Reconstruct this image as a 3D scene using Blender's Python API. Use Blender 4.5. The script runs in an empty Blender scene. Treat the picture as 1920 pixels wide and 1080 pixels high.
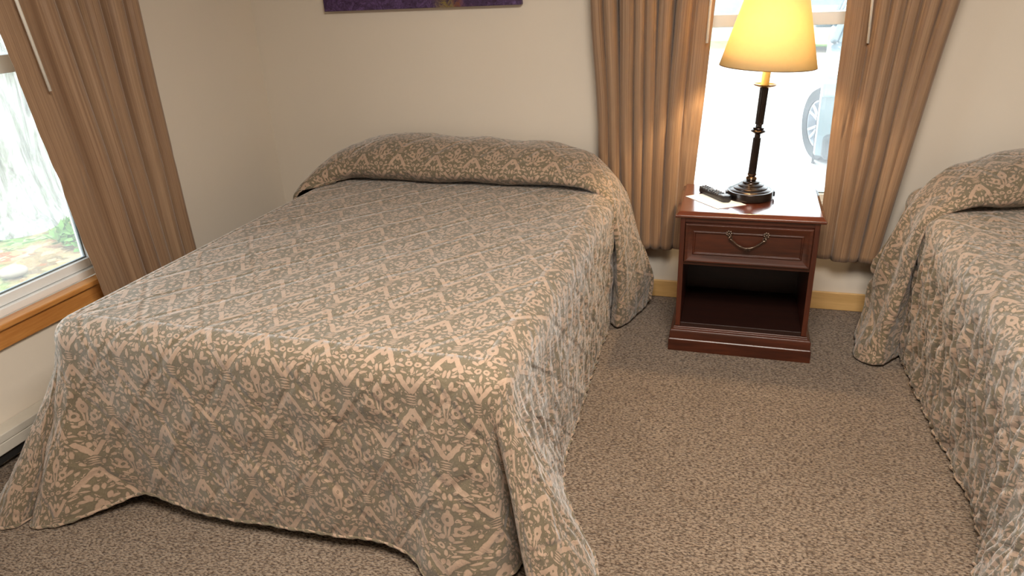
import bpy, bmesh, math, random
from mathutils import Vector, Matrix, noise, Euler
random.seed(7)
PI = math.pi
SC = bpy.context.scene
COL = SC.collection

# ------------------------------------------------------------------ object helpers
def link(name, me, mat=None, parent=None, smooth=False):
    o = bpy.data.objects.new(name, me)
    COL.objects.link(o)
    if mat is not None:
        me.materials.clear(); me.materials.append(mat)
    if parent is not None:
        o.parent = parent
    if smooth:
        for p in me.polygons: p.use_smooth = True
    return o

def obj(name, bm, mat=None, parent=None, smooth=False, bevel=0.0, seg=2):
    me = bpy.data.meshes.new(name)
    bmesh.ops.recalc_face_normals(bm, faces=bm.faces)
    if smooth:
        for e in bm.edges:
            if len(e.link_faces) == 2 and e.calc_face_angle(0) > math.radians(42): e.smooth = False
    bm.to_mesh(me); bm.free()
    o = link(name, me, mat, parent, smooth)
    if bevel > 0:
        m = o.modifiers.new('bevel', 'BEVEL'); m.width = bevel; m.segments = seg
        m.limit_method = 'ANGLE'; m.angle_limit = math.radians(35)
        if smooth or seg > 1:
            for p in me.polygons: p.use_smooth = True
            w = o.modifiers.new('wn', 'WEIGHTED_NORMAL'); w.keep_sharp = False
    return o

def tag(o, label, cat, group=None, kind=None):
    if label: o['label'] = label
    if cat: o['category'] = cat
    if group: o['group'] = group
    if kind: o['kind'] = kind
    return o

def thing(name, label, cat, loc=(0, 0, 0), rz=0, group=None):
    o = bpy.data.objects.new(name, None); COL.objects.link(o)
    o.location = loc; o.rotation_euler = (0, 0, rz); o.empty_display_size = 0.1
    return tag(o, label, cat, group)

def struct(o):
    o['kind'] = 'structure'; return o

def box(bm, x0, x1, y0, y1, z0, z1):
    vs = [bm.verts.new((x, y, z)) for z in (z0, z1) for x, y in ((x0, y0), (x1, y0), (x1, y1), (x0, y1))]
    for f in ((0, 3, 2, 1), (4, 5, 6, 7), (0, 1, 5, 4), (1, 2, 6, 5), (2, 3, 7, 6), (3, 0, 4, 7)):
        bm.faces.new([vs[i] for i in f])

def boxes(*bs):
    bm = bmesh.new()
    for b in bs: box(bm, *b)
    return bm

def lathe(bm, prof, c=(0, 0, 0), n=48, cap=True):
    rings = []
    for r, z in prof:
        if r < 1e-6:
            rings.append([bm.verts.new((c[0], c[1], c[2] + z))])
        else:
            rings.append([bm.verts.new((c[0] + r * math.cos(2 * PI * k / n), c[1] + r * math.sin(2 * PI * k / n), c[2] + z)) for k in range(n)])
    for a, b in zip(rings, rings[1:]):
        for k in range(n):
            q = [a[k % len(a)], a[(k + 1) % len(a)], b[(k + 1) % len(b)], b[k % len(b)]]
            u = []
            for v in q:
                if v not in u: u.append(v)
            if len(u) > 2:
                bm.faces.new(u)
    return bm

def tube(bm, pts, r, n=10, caps=True, rad=None):
    pts = [Vector(p) for p in pts]
    up = Vector((0, 0, 1)); prev = None; rings = []
    for i, p in enumerate(pts):
        t = (pts[min(i + 1, len(pts) - 1)] - pts[max(i - 1, 0)]).normalized()
        if prev is None:
            s = t.cross(up)
            if s.length < 1e-3: s = t.cross(Vector((1, 0, 0)))
        else:
            s = prev - t * prev.dot(t)
        s.normalize(); prev = s; w = t.cross(s)
        rr = rad[i] if rad else r
        rings.append([bm.verts.new(p + (s * math.cos(2 * PI * k / n) + w * math.sin(2 * PI * k / n)) * rr) for k in range(n)])
    for a, b in zip(rings, rings[1:]):
        for k in range(n):
            bm.faces.new((a[k], a[(k + 1) % n], b[(k + 1) % n], b[k]))
    if caps:
        bm.faces.new(rings[0]); bm.faces.new(rings[-1][::-1])
    return bm

def grid_mesh(name, rows, uv=None, mat=None, parent=None, smooth=True, flip=False):
    """rows[i][j] points; uv[i][j] optional."""
    nr, nc = len(rows), len(rows[0])
    vs = [tuple(p) for r in rows for p in r]
    fs = []
    for i in range(nr - 1):
        for j in range(nc - 1):
            a = i * nc + j
            q = (a, a + 1, a + nc + 1, a + nc)
            fs.append(q[::-1] if flip else q)
    me = bpy.data.meshes.new(name)
    me.from_pydata(vs, [], fs)
    if uv:
        l = me.uv_layers.new(name='UVMap')
        fl = [c for r in uv for c in r]
        for lp in me.loops:
            l.data[lp.index].uv = fl[lp.vertex_index]
    return link(name, me, mat, parent, smooth)

def lerp(a, b, t): return a + (b - a) * t
def sstep(a, b, x):
    t = max(0, min(1, (x - a) / (b - a))); return t * t * (3 - 2 * t)
def catmull(P, t):
    """P list of tuples, t in [0, len-1]"""
    n = len(P); i = min(int(t), n - 2); f = t - i
    p1, p2 = P[i], P[i + 1]
    p0 = P[i - 1] if i > 0 else tuple(2 * a - b for a, b in zip(p1, p2))
    p3 = P[i + 2] if i + 2 < n else tuple(2 * b - a for a, b in zip(p1, p2))
    return tuple(0.5 * (2 * b + (c - a) * f + (2 * a - 5 * b + 4 * c - d) * f * f + (3 * b - a - 3 * c + d) * f ** 3)
                 for a, b, c, d in zip(p0, p1, p2, p3))

# ------------------------------------------------------------------ material helpers
class NT:
    def __init__(s, name):
        s.m = bpy.data.materials.new(name); s.m.use_nodes = True
        s.t = s.m.node_tree; s.t.nodes.clear()
        s.out = s.t.nodes.new('ShaderNodeOutputMaterial')
    def n(s, ty, **kw):
        nd = s.t.nodes.new('ShaderNode' + ty)
        for k, v in kw.items():
            setattr(nd, k, v)
        return nd
    def put(s, sock, v):
        if hasattr(v, 'is_output') or isinstance(v, bpy.types.NodeSocket):
            s.t.links.new(v, sock)
        elif v is not None:
            if isinstance(v, (tuple, list)) and len(v) == 3 and sock.type == 'RGBA':
                v = (*v, 1)
            sock.default_value = v
    def math(s, op, a, b=None, c=None, clamp=False):
        nd = s.n('Math', operation=op); nd.use_clamp = clamp
        s.put(nd.inputs[0], a)
        if b is not None: s.put(nd.inputs[1], b)
        if c is not None: s.put(nd.inputs[2], c)
        return nd.outputs[0]
    def vmath(s, op, a, b=None, out=0):
        nd = s.n('VectorMath', operation=op); s.put(nd.inputs[0], a)
        if b is not None:
            s.put(nd.inputs[3] if op == 'SCALE' else nd.inputs[1], b)
        return nd.outputs[out]
    def map(s, v, loc=(0, 0, 0), rot=(0, 0, 0), sc=(1, 1, 1), ty='POINT'):
        nd = s.n('Mapping', vector_type=ty); s.put(nd.inputs[0], v)
        nd.inputs[1].default_value = loc; nd.inputs[2].default_value = rot; nd.inputs[3].default_value = sc
        return nd.outputs[0]
    def noise(s, v, scale, detail=3, rough=.55, dist=0, out=0, dim='3D'):
        nd = s.n('TexNoise', noise_dimensions=dim); s.put(nd.inputs['Vector'], v)
        nd.inputs['Scale'].default_value = scale; nd.inputs['Detail'].default_value = detail
        nd.inputs['Roughness'].default_value = rough; nd.inputs['Distortion'].default_value = dist
        return nd.outputs[out]
    def ramp(s, f, stops, interp='LINEAR'):
        nd = s.n('ValToRGB'); s.put(nd.inputs[0], f); cr = nd.color_ramp; cr.interpolation = interp
        while len(cr.elements) < len(stops): cr.elements.new(.5)
        for e, (p, c) in zip(cr.elements, stops):
            e.position = p; e.color = (*c, 1) if len(c) == 3 else c
        return nd.outputs[0]
    def mix(s, f, a, b, mode='MIX'):
        nd = s.n('Mix', data_type='RGBA', blend_type=mode)
        s.put(nd.inputs[0], f); s.put(nd.inputs[6], a); s.put(nd.inputs[7], b)
        return nd.outputs[2]
    def rng(s, v, a, b, c=0., d=1., smooth=False):
        nd = s.n('MapRange'); nd.interpolation_type = 'SMOOTHSTEP' if smooth else 'LINEAR'
        s.put(nd.inputs[0], v)
        for i, x in zip((1, 2, 3, 4), (a, b, c, d)): nd.inputs[i].default_value = x
        return nd.outputs[0]
    def bump(s, h, strength=.5, dist=.01, normal=None):
        nd = s.n('Bump'); nd.inputs['Strength'].default_value = strength; nd.inputs['Distance'].default_value = dist
        s.put(nd.inputs['Height'], h)
        if normal is not None: s.put(nd.inputs['Normal'], normal)
        return nd.outputs[0]
    def coord(s, which='Object'): return s.n('TexCoord').outputs[which]
    def bsdf(s, base=(.8, .8, .8), rough=.5, metal=0., spec=.5, normal=None, coat=0., sheen=0., **kw):
        nd = s.n('BsdfPrincipled')
        s.put(nd.inputs['Base Color'], base); s.put(nd.inputs['Roughness'], rough)
        s.put(nd.inputs['Metallic'], metal); nd.inputs['Specular IOR Level'].default_value = spec
        nd.inputs['Coat Weight'].default_value = coat; nd.inputs['Coat Roughness'].default_value = .12
        nd.inputs['Sheen Weight'].default_value = sheen; nd.inputs['Sheen Roughness'].default_value = .5
        if normal is not None: s.put(nd.inputs['Normal'], normal)
        for k, v in kw.items(): s.put(nd.inputs[k.replace('_', ' ')], v)
        return nd.outputs[0]
    def mixs(s, f, a, b):
        nd = s.n('MixShader'); s.put(nd.inputs[0], f); s.t.links.new(a, nd.inputs[1]); s.t.links.new(b, nd.inputs[2])
        return nd.outputs[0]
    def done(s, sh):
        s.t.links.new(sh, s.out.inputs[0]); return s.m

def lin(r, g, b):
    f = lambda c: (c / 255 / 12.92) if c / 255 <= .04045 else ((c / 255 + .055) / 1.055) ** 2.4
    return (f(r), f(g), f(b))

def plain(name, col, rough=.5, metal=0., spec=.5, coat=0., var=.06, scale=12, bump=0.):
    T = NT(name); c = T.coord(); n = T.noise(c, scale, 4)
    b = T.mix(T.rng(n, .3, .7), tuple(x * (1 - var) for x in col), tuple(min(1, x * (1 + var)) for x in col))
    nm = T.bump(n, bump, .003) if bump else None
    return T.done(T.bsdf(b, rough, metal, spec, nm, coat))

# ------------------------------------------------------------------ materials
def damask():
    T = NT('damask_quilt')
    uv = T.coord('UV')
    wob = T.noise(uv, 9, 2, out=1)
    wob = T.vmath('SCALE', T.vmath('SUBTRACT', wob, (.5, .5, .5)), .010)
    fine = T.vmath('SCALE', T.vmath('SUBTRACT', T.noise(uv, 60, 2, out=1), (.5, .5, .5)), .008)
    p = T.vmath('ADD', T.vmath('ADD', uv, wob), fine)
    sx = T.n('SeparateXYZ'); T.put(sx.inputs[0], p)
    S = T.math('MULTIPLY', sx.outputs[0], 1 / .178); V = T.math('MULTIPLY', sx.outputs[1], 1 / .172)
    row = T.math('FLOOR', V)
    half = T.math('MULTIPLY', T.math('FLOORED_MODULO', row, 2.), .5)
    S2 = T.math('FRACT', T.math('ADD', T.math('ADD', S, half), .5))
    X = T.math('MULTIPLY', T.math('ABSOLUTE', T.math('SUBTRACT', S2, .5)), 180.)
    Y = T.math('MULTIPLY', T.math('FRACT', V), 205.)
    cb = T.n('CombineXYZ'); T.put(cb.inputs[0], X); T.put(cb.inputs[1], Y); P = cb.outputs[0]
    acc = [None]
    def add(d):
        acc[0] = d if acc[0] is None else T.math('MINIMUM', acc[0], d)
    def ell(cx, cy, rx, ry, ang=0, ring=0):
        v = T.map(P, (cx, cy, 0), (0, 0, math.radians(ang)), (rx, ry, 1), 'TEXTURE')
        d = T.vmath('LENGTH', v, out=1)
        m = min(rx, ry)
        if ring:
            d = T.math('ABSOLUTE', T.math('SUBTRACT', d, 1 - ring)); d = T.math('MULTIPLY_ADD', d, m, -ring * m)
        else:
            d = T.math('MULTIPLY_ADD', d, m, -m)
        add(d)
    def bar(x0, y0, x1, y1, w):
        cx, cy = (x0 + x1) / 2, (y0 + y1) / 2; L = math.hypot(x1 - x0, y1 - y0) / 2
        v = T.map(P, (cx, cy, 0), (0, 0, math.atan2(y1 - y0, x1 - x0)), (1, 1, 1), 'TEXTURE')
        a = T.vmath('ABSOLUTE', v); a = T.vmath('SUBTRACT', a, (L, w, 0))
        s = T.n('SeparateXYZ'); T.put(s.inputs[0], a)
        add(T.math('MAXIMUM', s.outputs[0], s.outputs[1]))
    bar(90, 146, 55, 203, 6.5)          # arms of the V
    bar(90, 92, 52, 22, 6.5)            # legs of the inverted V
    ell(90, 136, 11, 2.2); ell(90, 127, 9, 2.2); ell(90, 118, 9, 2.2); ell(90, 109, 11, 2.4)
    ell(17, 184, 5.5, 13, -12); ell(27, 175, 8, 5, 15)     # twin buds at the head
    ell(0, 135, 14, 26, 0, .34)                            # almond
    ell(0, 160, 4, 10)
    ell(52, 162, 4.5, 13, 5); ell(38, 146, 9, 4.5, -35); ell(68, 118, 4, 9, 20)
    ell(27, 96, 12, 16, 20, .24); ell(34, 116, 6, 10, -30); ell(20, 82, 7, 6)
    ell(11, 66, 6.5, 10, 15); ell(24, 58, 9, 4, 40)
    ell(5, 96, 2.2, 22, -6); ell(46, 96, 10, 3.6, 60); ell(58, 84, 4, 7, -20)
    ell(12, 32, 9, 8, 0, .26); ell(34, 26, 10, 3.5, 20); ell(36, 40, 5, 5)
    ell(50, 10, 9, 5, 40, .35); ell(70, 30, 4, 9, 35); ell(68, 8, 7, 3, -20); ell(0, 12, 4, 10)
    ell(22, 5, 8, 3, 25); ell(86, 60, 4, 9, 10); ell(84, 12, 4, 10)
    ell(40, 196, 9, 3.2, -30); ell(84, 186, 5, 10); ell(78, 170, 8, 3, 60)
    # small tendrils filling the ground between the motifs
    nn = T.noise(T.map(uv, sc=(1.35, 1, 1)), 75, 1, .5, .8)
    dn = T.math('MULTIPLY', T.math('SUBTRACT', .635, nn), 60.)
    add(T.math('MAXIMUM', dn, T.math('SUBTRACT', 3.2, acc[0])))
    edge = T.rng(acc[0], -.5, 1.7, 1, 0, True)
    # woven ground: fine warp and weft
    n1 = T.noise(T.map(uv, sc=(700, 90, 1)), 1, 1); n2 = T.noise(T.map(uv, sc=(90, 700, 1)), 1, 1)
    weave = T.math('MULTIPLY_ADD', T.math('ADD', n1, n2), .9, .1)
    mott = T.noise(uv, 30, 3)
    fig = T.mix(T.rng(mott, .3, .7), lin(168, 141, 120), lin(180, 154, 132))
    ground = T.mix(T.rng(mott, .3, .7), lin(114, 102, 80), lin(127, 115, 93))
    g2 = T.mix(T.rng(weave, .7, 1.3), tuple(c * .7 for c in lin(121, 108, 86)), ground)
    f2 = T.mix(T.rng(weave, .6, 1.1), tuple(c * .84 for c in lin(174, 147, 125)), fig)
    # darker thread outline hugging the figure
    rim = T.math('MULTIPLY', T.rng(acc[0], .8, 1.8, 0, 1, True), T.rng(acc[0], 1.8, 3.4, 1, 0, True))
    col = T.mix(edge, T.mix(T.math('MULTIPLY', rim, .35), g2, tuple(c * .45 for c in lin(128, 117, 95))), f2)
    # quilted relief: stitched ogee channels with puckers
    sq = T.n('SeparateXYZ'); T.put(sq.inputs[0], T.vmath('ADD', uv, T.vmath('SCALE', wob, 1.5)))
    a = T.math('ADD', T.math('MULTIPLY', sq.outputs[0], 1 / .21), T.math('MULTIPLY', sq.outputs[1], 1 / .26))
    b = T.math('SUBTRACT', T.math('MULTIPLY', sq.outputs[0], 1 / .21), T.math('MULTIPLY', sq.outputs[1], 1 / .26))
    da = T.math('PINGPONG', a, .5); db = T.math('PINGPONG', b, .5)
    seam = T.rng(T.math('MINIMUM', da, db), 0, .10, 0, 1, True)
    pk = T.noise(T.map(uv, sc=(34, 20, 1)), 1, 3, .6, .6)
    near = T.rng(T.math('MINIMUM', da, db), 0, .3, 1, .25)
    h = T.math('ADD', T.math('MULTIPLY', seam, .5), T.math('MULTIPLY', pk, T.math('MULTIPLY', near, .9)))
    h = T.math('ADD', h, T.math('MULTIPLY', edge, .06))
    nm = T.bump(h, .75, .010)
    nm = T.bump(T.math('ADD', weave, mott), .12, .0012, nm)
    return T.done(T.bsdf(col, .72, 0, .25, nm, sheen=.4))

def carpet():
    T = NT('loop_carpet'); c = T.coord()
    w = T.vmath('ADD', c, T.vmath('SCALE', T.vmath('SUBTRACT', T.noise(c, 60, 2, out=1), (.5, .5, .5)), .006))
    v = T.n('TexVoronoi'); v.inputs['Scale'].default_value = 1; T.put(v.inputs['Vector'], T.map(w, sc=(105, 185, 100)))
    d = v.outputs['Distance']
    fleck = T.noise(T.map(c, sc=(95, 205, 1)), 1, 2, .6)
    big = T.noise(c, 2.2, 4, .6)
    dark = T.rng(fleck, .50, .60, 0, 1)
    base = T.mix(T.rng(big, .3, .7), lin(145, 128, 110), lin(160, 142, 123))
    cell = T.n('SeparateColor'); T.put(cell.inputs[0], v.outputs['Color'])
    base = T.mix(T.rng(cell.outputs[0], 0, 1, 0, .55), base, lin(120, 98, 80))
    col = T.mix(T.math('MULTIPLY', dark, .95), base, lin(74, 58, 46))
    col = T.mix(T.rng(d, .45, .8, 0, .6), col, lin(60, 46, 36))
    h = T.math('SUBTRACT', T.math('MULTIPLY', fleck, -.6), d)
    return T.done(T.bsdf(col, .95, 0, .1, T.bump(h, .7, .006), sheen=.15))

def wall_paint(name='wall_paint', col=(230, 219, 204)):
    T = NT(name); c = T.coord(); n = T.noise(c, 2.0, 4); f = T.noise(c, 160, 3)
    b = T.mix(T.rng(n, .3, .7), tuple(x * .97 for x in lin(*col)), lin(*col))
    return T.done(T.bsdf(b, .85, 0, .2, T.bump(f, .12, .002)))

def wood(name, c1, c2, rough=.3, coat=.3, axis='x', scale=1., spec=.5):
    T = NT(name); c = T.coord()
    sc = {'x': (2.2, 26, 26), 'y': (26, 2.2, 26), 'z': (26, 26, 2.2)}[axis]
    w = T.vmath('ADD', c, T.vmath('SCALE', T.noise(c, 3, 2, out=1), .03))
    n = T.noise(T.map(w, sc=tuple(x * scale for x in sc)), 1.3, 5, .6, .3)
    n2 = T.noise(T.map(w, sc=tuple(x * 5 * scale for x in sc)), 1.3, 2)
    f = T.math('MULTIPLY_ADD', n2, .3, T.math('MULTIPLY', n, .8))
    col = T.ramp(f, [(.3, c1), (.55, tuple((a + b) / 2 for a, b in zip(c1, c2))), (.75, c2)])
    return T.done(T.bsdf(col, rough, 0, spec, T.bump(n2, .04, .002), coat))

def curtain_cloth():
    T = NT('striped_satin'); uv = T.coord('UV')
    s1 = T.noise(T.map(uv, sc=(230, 1.2, 1)), 1, 1, .5)
    s2 = T.noise(T.map(uv, sc=(34, .6, 1)), 1, 1)
    f = T.math('ADD', T.math('MULTIPLY', s1, .6), T.math('MULTIPLY', s2, .4))
    col = T.ramp(f, [(.36, lin(142, 111, 86)), (.5, lin(160, 128, 100)), (.64, lin(178, 146, 116))])
    wr = T.noise(T.map(uv, sc=(16, 9, 1)), 1, 3, .6, 1.2)
    nm = T.bump(T.math('ADD', T.math('MULTIPLY', s1, .12), wr), .25, .010)
    b = T.bsdf(col, .40, 0, .45, nm, sheen=.3)
    tr = T.n('BsdfTranslucent'); T.put(tr.inputs[0], col)
    return T.done(T.mixs(.16, b, tr.outputs[0]))

def pane_glass():
    T = NT('window_glass'); g = T.n('BsdfGlossy'); g.inputs['Roughness'].default_value = .02
    tr = T.n('BsdfTransparent'); tr.inputs[0].default_value = (.97, .99, .985, 1)
    fr = T.n('Fresnel'); fr.inputs[0].default_value = 1.45
    a = T.mixs(T.math('MULTIPLY', fr.outputs[0], .8), tr.outputs[0], g.outputs[0])
    # daylight veil put into the glass: a faint translucent haze over the view
    haze = T.n('BsdfTranslucent'); haze.inputs[0].default_value = (.95, .97, 1, 1)
    n = T.noise(T.coord(), 3, 4)
    return T.done(T.mixs(T.rng(n, .3, .7, .05, .10), a, haze.outputs[0]))

def shade_cloth():
    T = NT('lamp_shade_parchment'); c = T.coord(); n = T.noise(c, 60, 3)
    col = T.mix(T.rng(n, .3, .7), (.96, .78, .44), (.98, .82, .48))
    b = T.bsdf((.84, .70, .48), .7, 0, .2)
    tr = T.n('BsdfTranslucent'); T.put(tr.inputs[0], col)
    return T.done(T.mixs(.55, b, tr.outputs[0]))

def emit(name, col, st):
    T = NT(name); e = T.n('Emission'); e.inputs[0].default_value = (*col, 1); e.inputs[1].default_value = st
    return T.done(e.outputs[0])

M = {}
M['quilt'] = damask(); M['carpet'] = carpet(); M['wall'] = wall_paint()
M['ceiling'] = wall_paint('ceiling_paint', (225, 220, 212))
M['mahogany'] = wood('mahogany', lin(44, 19, 11), lin(90, 43, 25), .38, .2)
M['mahogany_top'] = wood('mahogany_polished', lin(58, 24, 14), lin(108, 50, 28), .2, 1.)
M['mahogany_v'] = wood('mahogany_upright', lin(52, 22, 14), lin(100, 46, 28), .3, .4, 'z')
M['mahogany_shade'] = wood('mahogany_recess_shade', lin(30, 12, 8), lin(46, 20, 13), .5, .1)  # shade of the open cubby put into a darker wood colour
M['oak'] = wood('golden_oak', lin(176, 108, 48), lin(222, 160, 90), .32, .4, 'y')
M['oak_x'] = wood('pale_oak', lin(205, 160, 98), lin(232, 190, 128), .4, .3, 'x')
M['vinyl'] = plain('white_vinyl', lin(244, 246, 246), .35, var=.02)
M['gasket'] = plain('window_gasket', lin(110, 118, 118), .6)
M['curtain'] = curtain_cloth(); M['glass'] = pane_glass(); M['shade'] = shade_cloth()
M['bronze'] = plain('dark_bronze', lin(52, 42, 38), .28, .85, .5, .3, .15, 30)
M['bronze_hi'] = plain('polished_bronze', lin(120, 96, 74), .22, .95, .5, .2, .15, 30)
M['pewter'] = plain('antique_pewter', lin(120, 104, 92), .3, .9, .5, 0, .3, 120, .2)
M['candle'] = plain('ivory_sleeve', lin(250, 226, 150), .5)
M['brass'] = plain('aged_brass', lin(170, 128, 70), .3, .9)
M['black_plastic'] = plain('black_plastic', lin(34, 34, 38), .35, 0, .5)
M['grey_plastic'] = plain('grey_plastic', lin(96, 98, 104), .3)
M['button'] = plain('rubber_button', lin(70, 72, 78), .5)
M['paper'] = plain('white_paper', lin(240, 238, 236), .7, var=.02)
M['wand'] = plain('white_wand', lin(240, 236, 226), .3)
M['heater'] = plain('heater_enamel', lin(210, 204, 192), .4)
M['dark'] = plain('dark_gap', lin(30, 28, 27), .8)
M['mattress'] = plain('mattress_ticking', lin(214, 208, 196), .8)
M['tyre'] = plain('tyre_rubber', lin(48, 50, 52), .8)
M['alloy'] = plain('alloy', lin(200, 204, 210), .3, .7)
M['car_grey'] = plain('grey_car_paint', lin(96, 112, 118), .2, .3, .5, .8, .03)
M['car_cream'] = plain('cream_car_paint', lin(226, 196, 130), .3, 0, .5, .6, .03)
M['car_glass'] = plain('tinted_glass', lin(70, 96, 104), .08, 0, .8)
M['car_trim'] = plain('black_trim', lin(44, 48, 50), .5)
M['lens'] = plain('clear_lens', lin(120, 136, 142), .1)

# ------------------------------------------------------------------ room shell
RX, RY, RZ, T_ = 5.2, -5.2, 2.44, .14
# front window opening (back wall y=0) and left window opening (wall x=0)
FW = (1.98, 2.98, .47, 1.98)      # x0,x1,z0,z1
LW = (-2.62, -1.20, .475, 1.98)   # y0,y1,z0,z1
struct(obj('floor', boxes((-.14, RX + .14, RY - .14, .14, -.05, 0)), M['carpet']))
struct(obj('ceiling', boxes((-.14, RX + .14, RY - .14, .14, RZ, RZ + .1)), M['ceiling']))
struct(obj('wall_back', boxes((-.14, FW[0], 0, T_, 0, RZ), (FW[1], RX + .14, 0, T_, 0, RZ),
                              (FW[0], FW[1], 0, T_, 0, FW[2]), (FW[0], FW[1], 0, T_, FW[3], RZ)), M['wall']))
struct(obj('wall_left', boxes((-T_, 0, RY, LW[0], 0, RZ), (-T_, 0, LW[1], 0, 0, RZ),
                              (-T_, 0, LW[0], LW[1], 0, LW[2] - .02), (-T_, 0, LW[0], LW[1], LW[3], RZ)), M['wall']))
struct(obj('wall_right', boxes((RX, RX + .14, RY, 0, 0, RZ)), M['wall']))
struct(obj('wall_rear', boxes((-.14, RX + .14, RY - .14, RY, 0, RZ)), M['wall']))
bb = obj('baseboard_back', boxes((0.002, RX, -.014, -.0005, 0, .087)), M['oak_x'], bevel=.004); struct(bb)
bb = obj('baseboard_left', boxes((.0005, .014, RY, -3.3, 0, .087)), M['oak'], bevel=.004); struct(bb)

def sash_window(name, a0, a1, z0, z1, rail0, rail1, place, flip):
    """double-hung window in wall-plane coordinates; place(box in (a, depth, z)) -> box."""
    root = bpy.data.objects.new(name, None); COL.objects.link(root); struct(root)
    F = .035
    def fr(nm, mat, bs, bev=.003):
        bm = bmesh.new()
        for b in bs: box(bm, *place(*b))
        return obj(nm, bm, mat, root, bevel=bev)
    # outer frame
    fr('window_frame', M['vinyl'], [(a0, a0 + F, .02, .12, z0, z1), (a1 - F, a1, .02, .12, z0, z1),
                                    (a0 + F, a1 - F, .02, .12, z0, z0 + .028), (a0 + F, a1 - F, .02, .12, z1 - F, z1)])
    S = .036
    b0, b1 = a0 + F, a1 - F
    fr('lower_sash', M['vinyl'], [(b0, b0 + S, .035, .07, z0 + .03, rail1), (b1 - S, b1, .035, .07, z0 + .03, rail1),
                                  (b0 + S, b1 - S, .035, .07, z0 + .03, z0 + .066), (b0 + S, b1 - S, .035, .07, rail0, rail1)])
    fr('upper_sash', M['vinyl'], [(b0, b0 + S, .075, .11, rail0, z1 - F), (b1 - S, b1, .075, .11, rail0, z1 - F),
                                  (b0 + S, b1 - S, .075, .11, rail0, rail1), (b0 + S, b1 - S, .075, .11, z1 - F - .04, z1 - F)])
    g = .005
    fr('glazing_bead', M['gasket'], [(b0 + S, b0 + S + g, .05, .062, z0 + .066, rail0), (b1 - S - g, b1 - S, .05, .062, z0 + .066, rail0),
                                     (b0 + S + g, b1 - S - g, .05, .062, z0 + .066, z0 + .066 + g)], 0)
    for z_a, z_b, d in ((z0 + .066, rail0, .052), (rail1, z1 - F - .04, .092)):
        bm = bmesh.new(); box(bm, *place(b0 + S, b1 - S, d, d + .003, z_a, z_b))
        obj('glass_pane', bm, M['glass'], root)
    return root
w1 = sash_window('window_1', FW[0], FW[1], FW[2], FW[3], 1.245, 1.295,
                 lambda a0, a1, d0, d1, z0, z1: (a0, a1, d0, d1, z0, z1), False)
w2 = sash_window('window_2', LW[0], LW[1], LW[2], LW[3], 1.254, 1.313,
                 lambda a0, a1, d0, d1, z0, z1: (-d1, -d0, a0, a1, z0, z1), True)
# wooden stool and apron under the left window, simple casing returns
struct(obj('trim_1', boxes((-.02, .034, LW[0] - .05, LW[1] + .05, LW[2] - .022, LW[2] - .001)), M['oak'], bevel=.005, seg=3))
struct(obj('trim_2', boxes((.0005, .02, LW[0] - .03, LW[1] + .03, LW[2] - .090, LW[2] - .023)), M['oak'], bevel=.004))
struct(obj('trim_3', boxes((FW[0] + .0, FW[1] - .0, -.014, .02, FW[2] - .022, FW[2] - .001)), M['oak_x'], bevel=.004))

# electric baseboard heater on the left wall
ht = thing('baseboard_heater', 'low cream enamelled baseboard heater on the wall under the side window', 'heater', (0.001, -1.95, 0))
obj('heater_cover', boxes((0, .065, -1.1, .55, .105, .135), (.055, .065, -1.1, .55, .065, .105), (0, .01, -1.1, .55, .0, .105)), M['heater'], ht, bevel=.004)
obj('heater_element', boxes((.012, .05, -1.09, .54, .03, .085)), M['dark'], ht)
for yy in (-1.1, .54):
    obj('end_cap', boxes((0.0, .067, yy, yy + .02, .0, .136)), M['heater'], ht, bevel=.003)

# ------------------------------------------------------------------ wall picture (only its lower edge is in view)
def picture_mat():
    T = NT('lavender_field_print'); c = T.coord('Object'); c = T.vmath('ADD', c, T.vmath('SCALE', T.vmath('SUBTRACT', T.noise(c, 7, 4, out=1), (.5, .5, .5)), .25))
    n = T.noise(T.map(c, sc=(1, 1, 2.2)), 34, 6, .75); big = T.noise(c, 4.5, 3)
    col = T.ramp(n, [(.3, lin(44, 26, 44)), (.5, lin(78, 56, 92)), (.66, lin(112, 88, 138)), (.8, lin(150, 128, 160))])
    s = T.n('SeparateXYZ'); T.put(s.inputs[0], c); x = s.outputs[0]
    yel = T.math('MULTIPLY', T.rng(x, .08, .14, 0, 1), T.rng(x, .17, .24, 1, 0))
    ora = T.math('MULTIPLY', T.rng(x, .19, .21, 0, 1), T.rng(x, .25, .28, 1, 0))
    col = T.mix(T.math('MULTIPLY', yel, T.rng(n, .4, .6)), col, lin(150, 130, 50))
    col = T.mix(T.math('MULTIPLY', ora, T.rng(n, .4, .6)), col, lin(128, 78, 40))
    col = T.mix(T.rng(big, .55, .75, 0, .6), col, lin(38, 20, 34))
    return T.done(T.bsdf(col, .5, 0, .3))
M['print'] = picture_mat()
pc = thing('wall_picture', 'wide frameless canvas print of purple flowers on the wall above the bed', 'picture', (.92, -.002, 1.366))
obj('canvas', boxes((-.492, .492, -.032, 0, 0, .62)), M['print'], pc, bevel=.002)

# ------------------------------------------------------------------ beds and bedspreads
H, RR = .64, .075

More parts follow.
